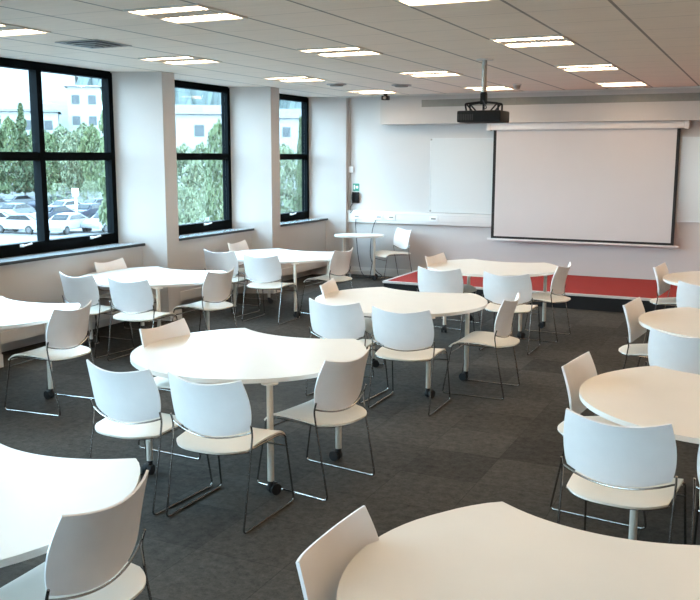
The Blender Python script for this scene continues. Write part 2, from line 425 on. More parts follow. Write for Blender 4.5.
def whiteboard(x0, x1, z0, z1, label):
    w = thing('whiteboard', label, 'whiteboard', ((x0 + x1) / 2, FRONT, z0))
    h = (x1 - x0) / 2; H = z1 - z0
    bm = bmesh.new(); add_box(bm, -h + .012, h - .012, -.018, -.001, .012, H - .012); obj('board_surface', bm, 'board', w)
    bm = bmesh.new()
    add_box(bm, -h, h, -.022, -.001, 0, .012); add_box(bm, -h, h, -.022, -.001, H - .012, H)
    add_box(bm, -h, -h + .012, -.022, -.001, .012, H - .012); add_box(bm, h - .012, h, -.022, -.001, .012, H - .012)
    obj('board_frame', bm, 'alu', w)
    for sx in (-1, 1):
        for z in (.02, H - .02):
            bm = bmesh.new(); add_box(bm, sx * (h - .02) - .014, sx * (h - .02) + .014, -.027, -.001, z - .014, z + .014, .003); obj('corner_cap', bm, 'steel', w, smooth=True)
    return w
whiteboard(-4.95, -2.75, 1.085, 2.25, 'tall whiteboard to the left of the projection screen, partly behind it')
whiteboard(-2.30, -.05, 1.055, 2.245, 'whiteboard showing at the right of the projection screen')

tr = thing('cable_trunking', 'long white cable trunking on front wall between the corner and the screen', 'trunking', (LEFT_PIER, FRONT, .885))
bm = bmesh.new(); add_box(bm, .0, 2.6, -.06, -.001, 0, .19, .006); obj('trunk_body', bm, 'trunk', tr, smooth=True)
bm = bmesh.new(); add_box(bm, .0, 2.6, -.064, -.058, .045, .05); add_box(bm, 0, 2.6, -.064, -.058, .145, .15); obj('trunk_lip', bm, 'alu', tr)
for dx in (.15, .55, .77, 1.5):
    bm = bmesh.new(); add_box(bm, dx, dx + .146, -.071, -.06, .055, .141, .004)
    s = obj('socket', bm, 'handle', tr, smooth=True)
    bm = bmesh.new()
    add_box(bm, dx + .035, dx + .113, -.073, -.070, .085, .11)
    obj('socket_switch', bm, 'grille', s)

# phone, notice, little box in the corner
ph = thing('wall_phone', 'small black handset hanging on the front wall by the left corner', 'phone', (-6.25, FRONT, 1.12))
bm = bmesh.new(); add_box(bm, -.06, .06, -.05, -.001, .08, .26, .012); obj('phone_base', bm, 'black', ph, smooth=True)
bm = bmesh.new(); add_tube(bm, rounded([(-.025, -.06, .10), (-.025, -.085, .14), (-.025, -.085, .21), (-.025, -.06, .25)], .02), .02, 10); obj('receiver', bm, 'black', ph, smooth=True)
bm = bmesh.new(); add_tube(bm, rounded([(-.03, -.03, .09), (-.075, -.07, .02), (-.07, -.09, -.10), (-.03, -.08, -.04)], .04), .006); obj('phone_cord', bm, 'cable', ph, smooth=True)
bm = bmesh.new(); add_box(bm, -.055, .055, -.006, -.001, 0, .125); o = obj('wall_notice', bm, 'green'); o.location = (-6.25, FRONT, 1.395)
tag(o, 'small green notice fixed above the black wall phone', 'notice')
bm = bmesh.new(); add_box(bm, -.004, .04, -.0015, .0, .045, .085); add_box(bm, -.04, -.02, -.0015, 0, .03, .10); q = obj('notice_mark', bm, 'handle', o); q.location = (0, -.0065, 0)
bm = bmesh.new(); add_box(bm, -.04, .04, -.035, -.001, 0, .10, .008); o = obj('sensor_box', bm, 'handle', smooth=True); o.location = (-6.335, FRONT, 1.70)
tag(o, 'small white box high on the front wall beside the corner conduit', 'sensor')

# ------------------------------------------------------------------ ceiling lights
lt = None
LX = {-1.88: 'right', -3.68: 'centre', -5.47: 'left', -.07: 'far right', 1.75: 'rightmost'}
def make_light():
    t = thing('ceiling_light', '', 'ceiling light', group='recessed ceiling lights')
    h = .298
    bm = bmesh.new()
    add_box(bm, -h, h, -h, -h + .02, -.013, .0); add_box(bm, -h, h, h - .02, h, -.013, .0)
    add_box(bm, -h, -h + .02, -h + .02, h - .02, -.013, 0); add_box(bm, h - .02, h, -h + .02, h - .02, -.013, 0)
    obj('lamp_frame', bm, 'lightframe', t)
    bm = bmesh.new(); add_box(bm, -h + .02, h - .02, -.10, .10, -.004, -.001)
    for k in range(14):
        x = -h + .04 + k * .0400; add_box(bm, x - .004, x + .004, -.10, .10, -.009, -.004)
    obj('louvre', bm, 'louvre', t)
    for s in (-1, 1):
        bm = bmesh.new(); add_box(bm, -h + .025, h - .025, s * .19 - .082, s * .19 + .082, -.0035, -.001, .001); obj('light_strip', bm, 'tube', t, smooth=True)
    return t
LAB = {(-1.88, 5.2): 'ceiling light at the top edge of the photo, nearest the camera',
       (-1.88, 7.6): 'large twin-strip ceiling light just right of the projector pole',
       (-1.88, 10.0): 'middle light of the right row on the ceiling, above the screen',
       (-1.88, 12.4): 'farthest ceiling light of the right row, close to the bulkhead grille',
       (-3.68, 5.2): 'large twin-strip ceiling light at the upper left, biggest lit one',
       (-3.68, 7.6): 'ceiling light in the middle row, second nearest, above the second window pier',
       (-3.68, 10.0): 'ceiling light left of the projector pole, third of the middle row',
       (-3.68, 12.4): 'ceiling light right behind the projector pole near the bulkhead',
       (-5.47, 5.2): 'ceiling light cut by the left edge of the photo, above the big window',
       (-5.47, 7.6): 'ceiling light nearest the first window pier, beside the air diffuser',
       (-5.47, 10.0): 'ceiling light above the second window pier, third of the window row',
       (-5.47, 12.4): 'small far ceiling light over the front left corner by the bulkhead end'}
lt = make_light(); first = True
for (x, y), lab in LAB.items():
    if first: lt.location = (x, y, CEIL); lt['label'] = lab; first = False
    else: dup(lt, (x, y, CEIL), 0, lab)
for x in (-5.47, -3.68, -1.88, -.07, 1.75):
    for y in (2.8, 5.2, 7.6, 10.0, 12.4):
        if (x, y) in LAB or (x < -3 and y < 3): continue
        dup(lt, (x, y, CEIL), 0, 'recessed twin-strip ceiling light outside the photograph', 'ceiling lights outside the frame')

# ceiling air diffuser (square four-way) and small fittings
d = thing('air_diffuser', 'square four-way air diffuser in the ceiling at upper left', 'vent', (-5.38, 6.22, CEIL)); d.scale = (.76, .76, 1)
bm = bmesh.new()
for k, (a, z) in enumerate(((.298, -.004), (.22, -.014), (.15, -.022), (.08, -.028))):
    w = .022
    add_box(bm, -a, a, -a, -a + w, z - .006, z); add_box(bm, -a, a, a - w, a, z - .006, z)
    add_box(bm, -a, -a + w, -a + w, a - w, z - .006, z); add_box(bm, a - w, a, -a + w, a - w, z - .006, z)
obj('diffuser_ring', bm, 'steel', d)
bm = bmesh.new(); add_box(bm, -.27, .27, -.27, .27, -.003, -.0005); obj('diffuser_throat', bm, 'void', d)
for i, (x, y, lab) in enumerate(((-5.38, 10.98, 'dark round ceiling vent over the far window pier'), (-4.63, 11.45, 'dark ceiling vent left of the projector, near the bulkhead'))):
    t = thing('ceiling_vent', lab, 'vent', (x, y, CEIL), group='small round ceiling vents')
    bm = bmesh.new(); add_cyl(bm, (0, 0, -.012), (0, 0, 0), .13, .14, 24); obj('vent_ring', bm, 'steel', t, smooth=True)
    bm = bmesh.new(); add_cyl(bm, (0, 0, -.028), (0, 0, -.012), .085, .1, 24); obj('vent_cone', bm, 'grille', t, smooth=True)
t = thing('smoke_detector', 'small round smoke detector on the ceiling right of the projector pole', 'detector', (-3.16, 11.9, CEIL))
bm = bmesh.new(); add_cyl(bm, (0, 0, -.02), (0, 0, 0), .055, .06, 20); obj('detector_base', bm, 'lightframe', t, smooth=True)
bm = bmesh.new(); add_cyl(bm, (0, 0, -.065), (0, 0, -.02), .035, .05, 20); obj('detector_head', bm, 'steel', t, smooth=True)
t = thing('security_camera', 'small black ceiling device at the left end of the bulkhead', 'camera', (-5.50, 12.95, CEIL))
bm = bmesh.new(); add_cyl(bm, (0, 0, -.03), (0, 0, 0), .03, n=14); obj('mount', bm, 'black', t, smooth=True)
bm = bmesh.new(); add_box(bm, -.055, .055, -.045, .045, -.095, -.03, .012); obj('housing', bm, 'black', t, smooth=True)
bm = bmesh.new(); add_cyl(bm, (.01, -.07, -.065), (.01, -.045, -.062), .022, n=14); obj('lens', bm, 'steel', t, smooth=True)

# ------------------------------------------------------------------ projector on its pole
p = thing('ceiling_projector', 'black ceiling projector hanging on a steel pole before the screen', 'projector', (-2.67, 8.80, CEIL))
bm = bmesh.new(); add_cyl(bm, (0, 0, -.36), (0, 0, -.01), .025, n=16); obj('pole', bm, 'steel', p, smooth=True)
bm = bmesh.new(); add_cyl(bm, (0, 0, -.012), (0, 0, 0), .085, n=24); obj('ceiling_plate', bm, 'lightframe', p, smooth=True)
bm = bmesh.new(); add_cyl(bm, (0, 0, -.43), (0, 0, -.32), .032, n=16); add_box(bm, -.03, .03, -.03, .03, -.44, -.33, .006); obj('pole_collar', bm, 'black', p, smooth=True)
bm = bmesh.new()
for yy in (-.07, .07):
    add_tube(bm, rounded([(-.155, yy, -.51), (-.17, yy, -.435), (0, yy * .3, -.415), (.17, yy, -.435), (.17, yy, -.51)], .015), .010, 8)
    add_tube(bm, [(-.16, yy, -.435), (-.09, yy, -.51)], .008); add_tube(bm, [(.16, yy, -.435), (.09, yy, -.51)], .008)
add_tube(bm, [(0, 0, -.42), (.0, 0, -.51)], .012)
obj('mount_cradle', bm, 'black', p, smooth=True)
bm = bmesh.new(); add_box(bm, -.225, .225, -.17, .17, -.620, -.505, .018); obj('projector_body', bm, 'black', p, smooth=True)
bm = bmesh.new()
for k in range(9): add_box(bm, -.21 + k * .018, -.20 + k * .018, -.172, -.169, -.60, -.54)
obj('vent_slots', bm, 'void', p)
bm = bmesh.new(); add_cyl(bm, (.09, .165, -.565), (.09, .20, -.565), .04, n=20); obj('projector_lens', bm, 'steel', p, smooth=True)
bm = bmesh.new(); add_tube(bm, rounded([(.0, -.03, -.40), (.05, -.05, -.48), (.03, -.09, -.49), (.05, -.12, -.51)], .04), .006); obj('projector_cable', bm, 'cable', p, smooth=True)

# ------------------------------------------------------------------ chair
def make_chair():
    t = thing('stacking_chair', '', 'chair', group='white sled-base stacking chairs')
    # backrest
    NR, NC = 14, 17; grid = []
    for i in range(NR):
        v = i / (NR - 1)                         # 0 bottom, 1 top
        row = []
        for j in range(NC):
            u = -1 + 2 * j / (NC - 1)
            hw = .243 + .011 * math.sin(v * PI) - .013 * v ** 2 - .010 * (1 - v) ** 9
            zb = .494 + .046 * abs(u) ** 2.0
            zt = .790 + .034 * abs(u) ** 1.8
            z = zb + (zt - zb) * v
            y = -.215 - .068 * v ** 1.15 + .050 * u * u + .012 * math.sin(v * PI)
            row.append(Vector((u * hw, y, z)))
        grid.append(row)
    bm = bmesh.new(); add_shell(bm, grid, .010); obj('backrest', bm, 'plastic', t, smooth=True)
    # seat
    NR, NC = 18, 17; grid = []
    for i in range(NR):
        v = i / (NR - 1)                         # 0 rear, 1 front
        row = []
        for j in range(NC):
            u = -1 + 2 * j / (NC - 1)
            yr = -.302 + .12 * abs(u) ** 3.0
            y = yr + (.225 - yr) * v
            hw = .240 - .018 * max(0, (v - .6) / .4) ** 2 - .012 * (1 - v) ** 3
            z = .440 - .012 * (1 - v) ** 2 - .012 * math.cos(u * PI / 2) * math.sin(min(1, v * 1.2) * PI) + .014 * math.sin(v * PI) - .045 * max(0, (v - .75) / .25) ** 2 + .004 * (1 - v)
            row.append(Vector((u * hw, y, z)))
        grid.append(row)
    bm = bmesh.new(); add_shell(bm, grid, .011); obj('seat', bm, 'seatplastic', t, smooth=True)
    r = .0056
    for s in (-1, 1):
        bm = bmesh.new()
        pts = [(s * .258, -.190, .575), (s * .255, -.172, .52), (s * .252, -.190, .40), (s * .25, -.265, r), (s * .25, .265, r), (s * .236, .195, .418), (s * .225, .14, .428), (s * .222, -.12, .426), (s * .2, -.20, .424)]
        add_tube(bm, rounded(pts, .028, 4), r, 8); obj('sled_frame', bm, 'chrome', t, smooth=True)
    bm = bmesh.new(); add_tube(bm, [(-.24, .212, .345), (.24, .212, .345)], r * .95); obj('crossbar', bm, 'chrome', t, smooth=True)
    bm = bmesh.new()                             # rod following the lower edge of the backrest
    pts = []
    for j in range(17):
        u = -1 + 2 * j / 16; pts.append((u * .250, -.222 + .046 * u * u, .486 + .046 * abs(u) ** 2.0))
    add_tube(bm, pts, r * .9)
    obj('back_rail', bm, 'chrome', t, smooth=True)
    bm = bmesh.new(); pts = []
    for j in range(17):
        u = -1 + 2 * j / 16; pts.append((u * .232, -.287 + .115 * abs(u) ** 3.0, .423))
    add_tube(bm, pts, r * .9)
    obj('seat_rail', bm, 'chrome', t, smooth=True)
    return t
chair0 = make_chair(); chair_used = False
def chair(x, y, rot, label, z=0):
    global chair_used
    if not chair_used:
        chair0.location = (x, y, z); chair0.rotation_euler = (0, 0, R(rot)); chair0['label'] = label; chair_used = True; return chair0
    return dup(chair0, (x, y, z), R(rot), label)

# ------------------------------------------------------------------ table
TT = .705
def table_outline():
    pts = []
    a0 = math.atan2(.655, -.445); a1 = math.atan2(.655, .445) + 2 * PI
    n = 60; RR = .765
    for k in range(n + 1):
        a = a0 + (a1 - a0) * k / n
        s = min(k, n - k) / n
        rr = RR + .027 * max(0, 1 - s * 14)
        pts.append((rr * math.cos(a), rr * math.sin(a)))
    # concave side from right corner back to left corner (arc)
    xa, ya = pts[-1]; xb, yb = pts[0]; n2 = 24
    for k in range(1, n2):
        t = k / n2; x = xa + (xb - xa) * t; u = (2 * t - 1)
        pts.append((x, ya - .155 * (1 - u * u) ** .9))
    return pts
def castor_bm(x, y, a):
    bm = bmesh.new(); d = Vector((math.cos(a), math.sin(a), 0)); n = Vector((-d.y, d.x, 0)); c = Vector((x, y, 0)) + d * .022
    for s in (-1, 1):
        add_cyl(bm, c + n * s * .010 + Vector((0, 0, .034)), c + n * s * .029 + Vector((0, 0, .034)), .034, n=18)
    add_cyl(bm, (x, y, .03), (x, y, .098), .017, n=14)
    o = c + Vector((0, 0, .05)); add_cyl(bm, o - n * .012, o + n * .012, .026, n=14)
    return bm
LEGS = [(.48, -.57), (.58, .13), (-.38, -.59), (-.37, .24)]
def make_table():
    t = thing('meeting_table', '', 'table', group='cream kidney-shaped meeting tables')
    bm = bmesh.new(); add_prism(bm, table_outline(), TT - .026, TT, .004); top = obj('tabletop', bm, ['laminate'], t, smooth=True)
    for q, (x, y) in enumerate(LEGS):
        bm = bmesh.new(); add_cyl(bm, (x, y, .085), (x, y, TT - .027), .0195, n=18); add_cyl(bm, (x, y, TT - .036), (x, y, TT - .027), .05, n=18)
        l = obj('leg', bm, 'legpaint', t, smooth=True)
        obj('castor', castor_bm(x, y, 1.1 + q * 1.9), 'rubber', l, smooth=True)
    return t
tab0 = make_table(); tab_used = False
def table(x, y, label, rot=0):
    global tab_used
    if not tab_used:
        tab0.location = (x, y, 0); tab0['label'] = label; tab_used = True; return tab0
    return dup(tab0, (x, y, 0), R(rot), label)

table(-3.015, 4.87, 'kidney-shaped cream table in the middle foreground with four chairs')
table(-.40, 2.45, 'cream table filling the bottom right corner of the photo').scale = (.94, .94, 1)
table(-2.77, 2.235, 'white table cut by the lower left corner of the photo').scale = (.96, .96, 1)
table(-2.92, 7.26, 'cream table in the middle of the room, below the projector')
table(-2.86, 9.98, 'cream table nearest the red platform, below the screen')
table(-5.90, 7.62, 'bright white table beside the first window pier')
table(-5.66, 10.0, 'white table beside the second window pier, below the far window')
table(-5.79, 5.20, 'white table cut by the left edge under the big window')
table(-.12, 4.93, 'cream table at the right edge behind the chair in the right foreground')
table(-.12, 7.32, 'cream table at the right edge, second from the red platform')
table(-.22, 9.95, 'small-looking far cream table at the right edge before the platform')

chair(-3.19, 4.02, -4, 'white chair seen from behind, left of the pair before the middle foreground table')
chair(-2.62, 4.01, -1, 'white chair seen from behind, right of the pair before the middle foreground table')
chair(-2.405, 4.63, 81, 'white chair at the right end of the middle foreground table, back to the right')
chair(-3.50, 4.88, -93, 'beige-lit chair facing the left end of the middle foreground table')
chair(-2.222, 2.265, 92, 'large white chair at the bottom left, tucked in at the corner table')
chair(-.91, 2.31, -90, 'chair cut by the bottom edge, left of the bottom right table')
chair(-.53, 4.20, -5, 'large white chair in the right foreground seen from behind')
chair(.035, 4.20, 2, 'chair mostly cut off by the right edge in the right foreground')
chair(-.71, 5.0, -97, 'chair facing the left end of the right-hand table, behind the large right foreground chair')
chair(-3.10, 6.54, -3, 'white chair seen from behind, left of the pair at the centre table')
chair(-2.50, 6.44, 1, 'white chair seen from behind, right of the pair at the centre table')
chair(-2.12, 7.14, 90, 'white chair seen side-on at the right end of the centre table')
chair(-3.42, 7.30, -78, 'beige-lit chair facing the left end of the centre table')
chair(-3.08, 8.95, 0, 'white chair seen from behind, left of the pair before the platform')
chair(-2.34, 8.87, 0, 'white chair seen from behind, right of the pair before the platform')
chair(-2.20, 9.62, 86, 'chair at the right end of the table nearest the platform, side-on')
chair(-3.33, 9.87, -98, 'small far chair facing the left end of the table nearest the platform')
chair(-.72, 7.30, -97, 'narrow-looking chair at the left end of the second right-hand table')
chair(-.42, 6.42, -6, 'white chair seen from behind at the right edge, behind the large cream right-hand table')
chair(-.80, 9.97, -97, 'small chair at the left end of the far right-hand table, against the red platform')
chair(-.48, 9.0, -4, 'small chair seen from behind at the far right-hand table')
chair(-5.06, 5.20, 95, 'chair at the left edge with its back to the right, at the window table')
chair(-6.10, 6.91, -6, 'grey-looking chair seen from behind at the pier table, nearer the window')
chair(-5.44, 6.85, 0, 'white chair seen from behind at the pier table, right of the grey-looking one')
chair(-5.25, 7.58, 88, 'chair at the right end of the table by the first pier, back to the right')
chair(-6.36, 7.72, -90, 'beige-lit chair facing the left end of the table by the first pier')
chair(-6.09, 9.40, -4, 'white chair seen from behind at the second pier table, left of its pair')
chair(-5.38, 9.18, 0, 'white chair seen from behind at the second pier table, right of its pair')
chair(-5.02, 10.0, 86, 'chair at the right end of the second pier table, near the front wall table')
chair(-6.28, 10.22, -88, 'beige-lit chair facing the left end of the second pier table')
chair(-5.44, 13.1, 140, 'bright white chair in the front corner beside the small wall table')

# small items on the pier table (two tiny marks)
# ------------------------------------------------------------------ small table by the front wall
s = thing('side_table', 'small white round-ended table on castors in the front left corner', 'table', (-5.95, 12.98, 0), R(22))
bm = bmesh.new(); out = [(.40 * math.copysign(abs(math.cos(a)) ** .8, math.cos(a)), .30 * math.copysign(abs(math.sin(a)) ** .8, math.sin(a))) for a in [2 * PI * k / 40 for k in range(40)]]
add_prism(bm, out, .694, .72, .004); obj('tabletop', bm, 'laminate', s, smooth=True)
for q, (x, y) in enumerate(((-.24, -.14), (-.24, .10), (.24, -.14), (.24, .12))):
    bm = bmesh.new(); add_cyl(bm, (x, y, .085), (x, y, .693), .0195, n=16); l = obj('leg', bm, 'legpaint', s, smooth=True)
    obj('castor', castor_bm(x, y, 4 + q), 'rubber', l, smooth=True)
bm = bmesh.new(); add_tube(bm, [(-.24, .10, .12), (.24, .12, .12)], .008); obj('lower_rail', bm, 'legpaint', s, smooth=True)

def cable(name, pts, lab, r=.006):
    bm = bmesh.new(); P = [Vector(q) for q in pts]; out = []
    for i in range(len(P) - 1):
        p0 = P[max(i - 1, 0)]; p1 = P[i]; p2 = P[i + 1]; p3 = P[min(i + 2, len(P) - 1)]
        for k in range(8):
            t = k / 8; out.append(.5 * ((2 * p1) + (-p0 + p2) * t + (2 * p0 - 5 * p1 + 4 * p2 - p3) * t * t + (-p0 + 3 * p1 - 3 * p2 + p3) * t ** 3))
    out.append(P[-1]); add_tube(bm, out, r, 6); tag(obj(name, bm, 'cable', smooth=True), lab, 'cable')
cable('power_cable', [(-6.22, 13.43, .93), (-6.19, 13.36, .8), (-6.15, 13.38, .3), (-6.05, 13.36, .02), (-5.8, 13.30, .008), (-5.6, 13.38, .008), (-5.45, 13.3, .008)], 'black cable hanging from the trunking and trailing on the floor behind the corner table')
cable('power_cable', [(-5.86, 13.43, .93), (-5.90, 13.38, .75), (-5.95, 13.42, .35), (-5.85, 13.42, .1), (-5.72, 13.36, .02), (-5.86, 13.2, .008), (-6.1, 13.15, .008)], 'black cable dropping from the middle socket behind the small corner table')

# ------------------------------------------------------------------ outside: car park, trees, buildings, hill
bm = bmesh.new(); add_box(bm, -260, 80, -120, 300, GROUND - .3, GROUND); struct('ground', bm, 'asphalt')

def tree_mesh(kind, seed):
    rg = random.Random(seed); bm = bmesh.new(); H = 1.0
    n = 2600 if kind != 'bush' else 1500
    for k in range(n):
        if kind == 'conifer':
            z = rg.random() ** 1.2; rad = .26 * (1 - z) ** .8 * (.75 + .25 * math.sin(z * 34)) + .01; z = .12 + z * .88
        elif kind == 'bush':
            z = rg.random(); rad = .62 * math.sqrt(max(0, 1 - (z * 1.05 - .1) ** 2)); z = z * .95
        else:
            z = rg.random(); rad = .36 * math.sqrt(max(0, 1 - (2 * z - .95) ** 2)) + .02; z = .2 + z * .8
        a = rg.random() * 2 * PI
        lob = 1 + .22 * math.sin(3 * a + 5 * z + seed) + .15 * math.sin(7 * a - 9 * z)
        q = rad * lob * (1 - .55 * rg.random() ** 2.2)
        c = Vector((q * math.cos(a), q * math.sin(a), z)); s = .020 + .022 * rg.random()
        d1 = Vector((rg.uniform(-1, 1), rg.uniform(-1, 1), rg.uniform(-.6, .6))).normalized() * s
        d2 = d1.cross(Vector((rg.uniform(-1, 1), rg.uniform(-1, 1), rg.uniform(-1, 1)))).normalized() * s * .7
        vs = [bm.verts.new(c - d1), bm.verts.new(c + d2), bm.verts.new(c + d1), bm.verts.new(c - d2)]
        bm.faces.new(vs)
    return bm
def make_tree(kind, leaf, seed):
    t = thing('tree' if kind != 'bush' else 'bush', '', 'tree' if kind != 'bush' else 'bush')
    bm = tree_mesh(kind, seed)
    me = bpy.data.meshes.new('foliage'); bm.to_mesh(me); bm.free(); me.materials.append(M[leaf])
    o = bpy.data.objects.new('foliage', me); C.objects.link(o); o.parent = t
    if kind != 'bush':
        bm = bmesh.new(); add_cyl(bm, (0, 0, 0), (0, 0, .72), .017, .006, 8)
        for k in range(6):
            a = k * 2.2; z = .22 + k * .07; add_cyl(bm, (0, 0, z), (.14 * math.cos(a), .14 * math.sin(a), z + .10), .006, .002, 6)
        obj('trunk', bm, 'bark', t)
    return t
CAM = Vector((0, 0, 1.96)); YAW = .440176
def out_at(px, depth):
    """spot on the car park seen in the direction px, at the given distance along the camera's line of sight"""
    lat = (px - 350) / 888.2 * depth
    return (-math.sin(YAW) * depth + math.cos(YAW) * lat, math.cos(YAW) * depth + math.sin(YAW) * lat)
protos = {}
def plant(kind, leaf, px, depth, h, wide, lab, group):
    x, y = out_at(px, depth)
    key = (kind, leaf)
    if key not in protos:
        t = make_tree(kind, leaf, len(protos) * 13 + 3); protos[key] = t; t['label'] = lab
    else:
        t = dup(protos[key], (0, 0, 0), 0, lab)
    t['group'] = group
    t.location = (x, y, GROUND); t.scale = (h * wide, h * wide, h); t.rotation_euler = (0, 0, px * .37)
plant('conifer', 'leafA', 1, 104, 12.2, 0.504, 'dark conifer at the left edge beyond the parked cars', 'trees outside')
plant('conifer', 'leafA', 27, 109, 11.8, 0.522, 'second dark conifer, just left of the big window mullion', 'trees outside')
plant('broad', 'leafB', -14, 118, 11, 0.346, 'leafy green tree mostly cut off by the left edge', 'trees outside')
plant('broad', 'leafB', 14, 118, 10.6, 0.360, 'leafy green tree between the two conifers', 'trees outside')
plant('broad', 'leafB', 42, 118, 9.6, 0.397, 'leafy green tree behind the window mullion', 'trees outside')
plant('broad', 'leafB', 53, 102, 8.2, 0.434, 'low green tree just right of the window mullion', 'trees outside')
plant('broad', 'leafC', 78, 101, 8.4, 0.450, 'pale hazy tree in the middle of the right pane', 'trees outside')
plant('broad', 'leafB', 96, 100, 9.0, 0.395, 'green tree right of the car park sign', 'trees outside')
plant('broad', 'leafC', 65, 123, 9.8, 0.431, 'taller pale tree behind the car park sign', 'trees outside')
plant('broad', 'leafC', 88, 116, 9.8, 0.431, 'tall pale tree further back in the right pane', 'trees outside')
plant('conifer', 'leafB', 112, 58, 12, 0.256, 'tall green tree against the right frame of the big window', 'trees outside')
plant('broad', 'leafC', 186, 60, 6.4, 0.521, 'pale tree filling the lower left of the second window', 'trees outside')
plant('broad', 'leafC', 204, 68, 6.6, 0.505, 'pale tree in the middle of the second window', 'trees outside')
plant('broad', 'leafB', 221, 46, 7.4, 0.27, 'green tree against the right frame of the second window', 'trees outside')
plant('broad', 'leafC', 284, 58, 6.4, 0.486, 'pale tree seen low in the third window', 'trees outside')
plant('conifer', 'leafA', 301, 42, 7.4, 0.249, 'green tree against the right frame of the third window', 'trees outside')
plant('bush', 'leafC', 60, 93, 3.0, 0.688, 'low pale bush left of the car park sign', 'bushes outside')
plant('bush', 'leafC', 92, 94, 3.2, 0.645, 'low pale bush right of the car park sign', 'bushes outside')
plant('bush', 'leafC', 187, 42, 4.4, 0.352, 'pale bush at the foot of the second window view', 'bushes outside')
plant('bush', 'leafC', 208, 50, 4.0, 0.387, 'smaller pale bush right in the second window view', 'bushes outside')

# cars
def make_car():
    t = thing('car', '', 'car', group='cars in the car park')
    prof = [(-2.1, .35), (-2.15, .62), (-2.0, .88), (-1.0, .98), (-.45, 1.40), (.95, 1.46), (1.75, 1.02), (2.05, .92), (2.12, .55), (2.08, .33)]
    bm = bmesh.new(); A = []; B = []
    for x, z in prof:
        w = .84 if z < 1.1 else .66
        A.append(bm.verts.new((x, -w, z))); B.append(bm.verts.new((x, w, z)))
    bm.faces.new(A); bm.faces.new(B[::-1])
    for k in range(len(A)): bm.faces.new((A[k], B[k], B[(k + 1) % len(A)], A[(k + 1) % len(A)]))
    bmesh.ops.bevel(bm, geom=list(bm.edges), offset=.05, segments=2, affect='EDGES')
    body = obj('body', bm, 'car_silver', t, smooth=True)
    bm = bmesh.new()
    for s in (-1, 1):
        vs = [bm.verts.new(v) for v in ((-.85, s * .80, 1.04), (-.38, s * .70, 1.34), (.92, s * .70, 1.38), (1.5, s * .80, 1.04), )]
        bm.faces.new(vs)
        vs2 = [bm.verts.new(v.co + Vector((0, s * .02, 0))) for v in vs]; bm.faces.new(vs2)
        for k in range(4): bm.faces.new((vs[k], vs[(k + 1) % 4], vs2[(k + 1) % 4], vs2[k]))
    for pts in (((-.98, 1.02), (-.50, 1.38)), ((1.02, 1.42), (1.70, 1.05))):
        (xa, za), (xb, zb) = pts; off = Vector((-.03 if xa < 0 else .03, 0, .03))
        vs = [bm.verts.new(Vector(v) + off) for v in ((xa, -.62, za), (xa, .62, za), (xb, .58, zb), (xb, -.58, zb))]
        bm.faces.new(vs); vs2 = [bm.verts.new(v.co - off * 1.2) for v in vs]; bm.faces.new(vs2)
        for k in range(4): bm.faces.new((vs[k], vs[(k + 1) % 4], vs2[(k + 1) % 4], vs2[k]))
    obj('windows', bm, 'carglass', t)
    for x in (-1.3, 1.3):
        for s in (-1, 1):
            bm = bmesh.new(); add_cyl(bm, (x, s * .70, .32), (x, s * .87, .32), .32, n=18); w = obj('wheel', bm, 'tyre', t, smooth=True)
            bm = bmesh.new(); add_cyl(bm, (x, s * .865, .32), (x, s * .88, .32), .19, n=14); obj('wheel_trim', bm, 'tyrerim', w, smooth=True)
    return t
car0 = make_car(); car_cols = {}
def car(px, depth, rot, col, lab):
    x, y = out_at(px, depth)
    if 'used' not in car_cols:
        car_cols['used'] = 1; t = car0; t['label'] = lab
    else: t = dup(car0, (0, 0, 0), 0, lab)
    t.location = (x, y, GROUND); t.rotation_euler = (0, 0, R(rot))
    for c in t.children:
        if c.name.startswith('body'):
            if col not in car_cols:
                me = c.data.copy(); me.materials[0] = M['car_' + col]; car_cols[col] = me
            c.data = car_cols[col]
car(17, 97, 88, 'silver', 'silver car parked in the back row under the dark conifers')
car(-10, 90, 85, 'silver', 'silver car half cut by the left edge, back row')
car(50, 95, 84, 'blue', 'dark blue car beside the window mullion, back row')
car(-2, 69, 8, 'white', 'white car lowest at the left edge of the big window')
car(22, 66, 5, 'white', 'white car below the silver one, left of the mullion')
car(14, 80, 100, 'silver', 'silver car in the middle row of the left pane')
car(52, 76, 96, 'blue', 'blue car just right of the mullion')
car(65, 86, 92, 'white', 'white car left of the car park sign')
car(97, 90, 86, 'silver', 'silver car right of the car park sign')
car(66, 66, 102, 'white', 'white car low in the right pane')
car(89, 80, 98, 'blue', 'blue car below the car park sign')
car(108, 68, 92, 'white', 'white car low beside the window handle')
car(119, 80, 92, 'silver', 'silver car against the right frame of the big window')
x, y = out_at(77, 76)
t = thing('car_park_sign', 'white sign on a pole standing among the parked cars', 'sign', (x, y, GROUND), YAW)
bm = bmesh.new(); add_cyl(bm, (0, 0, 0), (0, 0, 2.6), .09, n=10); obj('sign_pole', bm, 'handle', t, smooth=True)
bm = bmesh.new(); add_box(bm, -.28, .28, -.10, -.06, 2.3, 2.95, .02); obj('sign_panel', bm, 'handle', t, smooth=True)

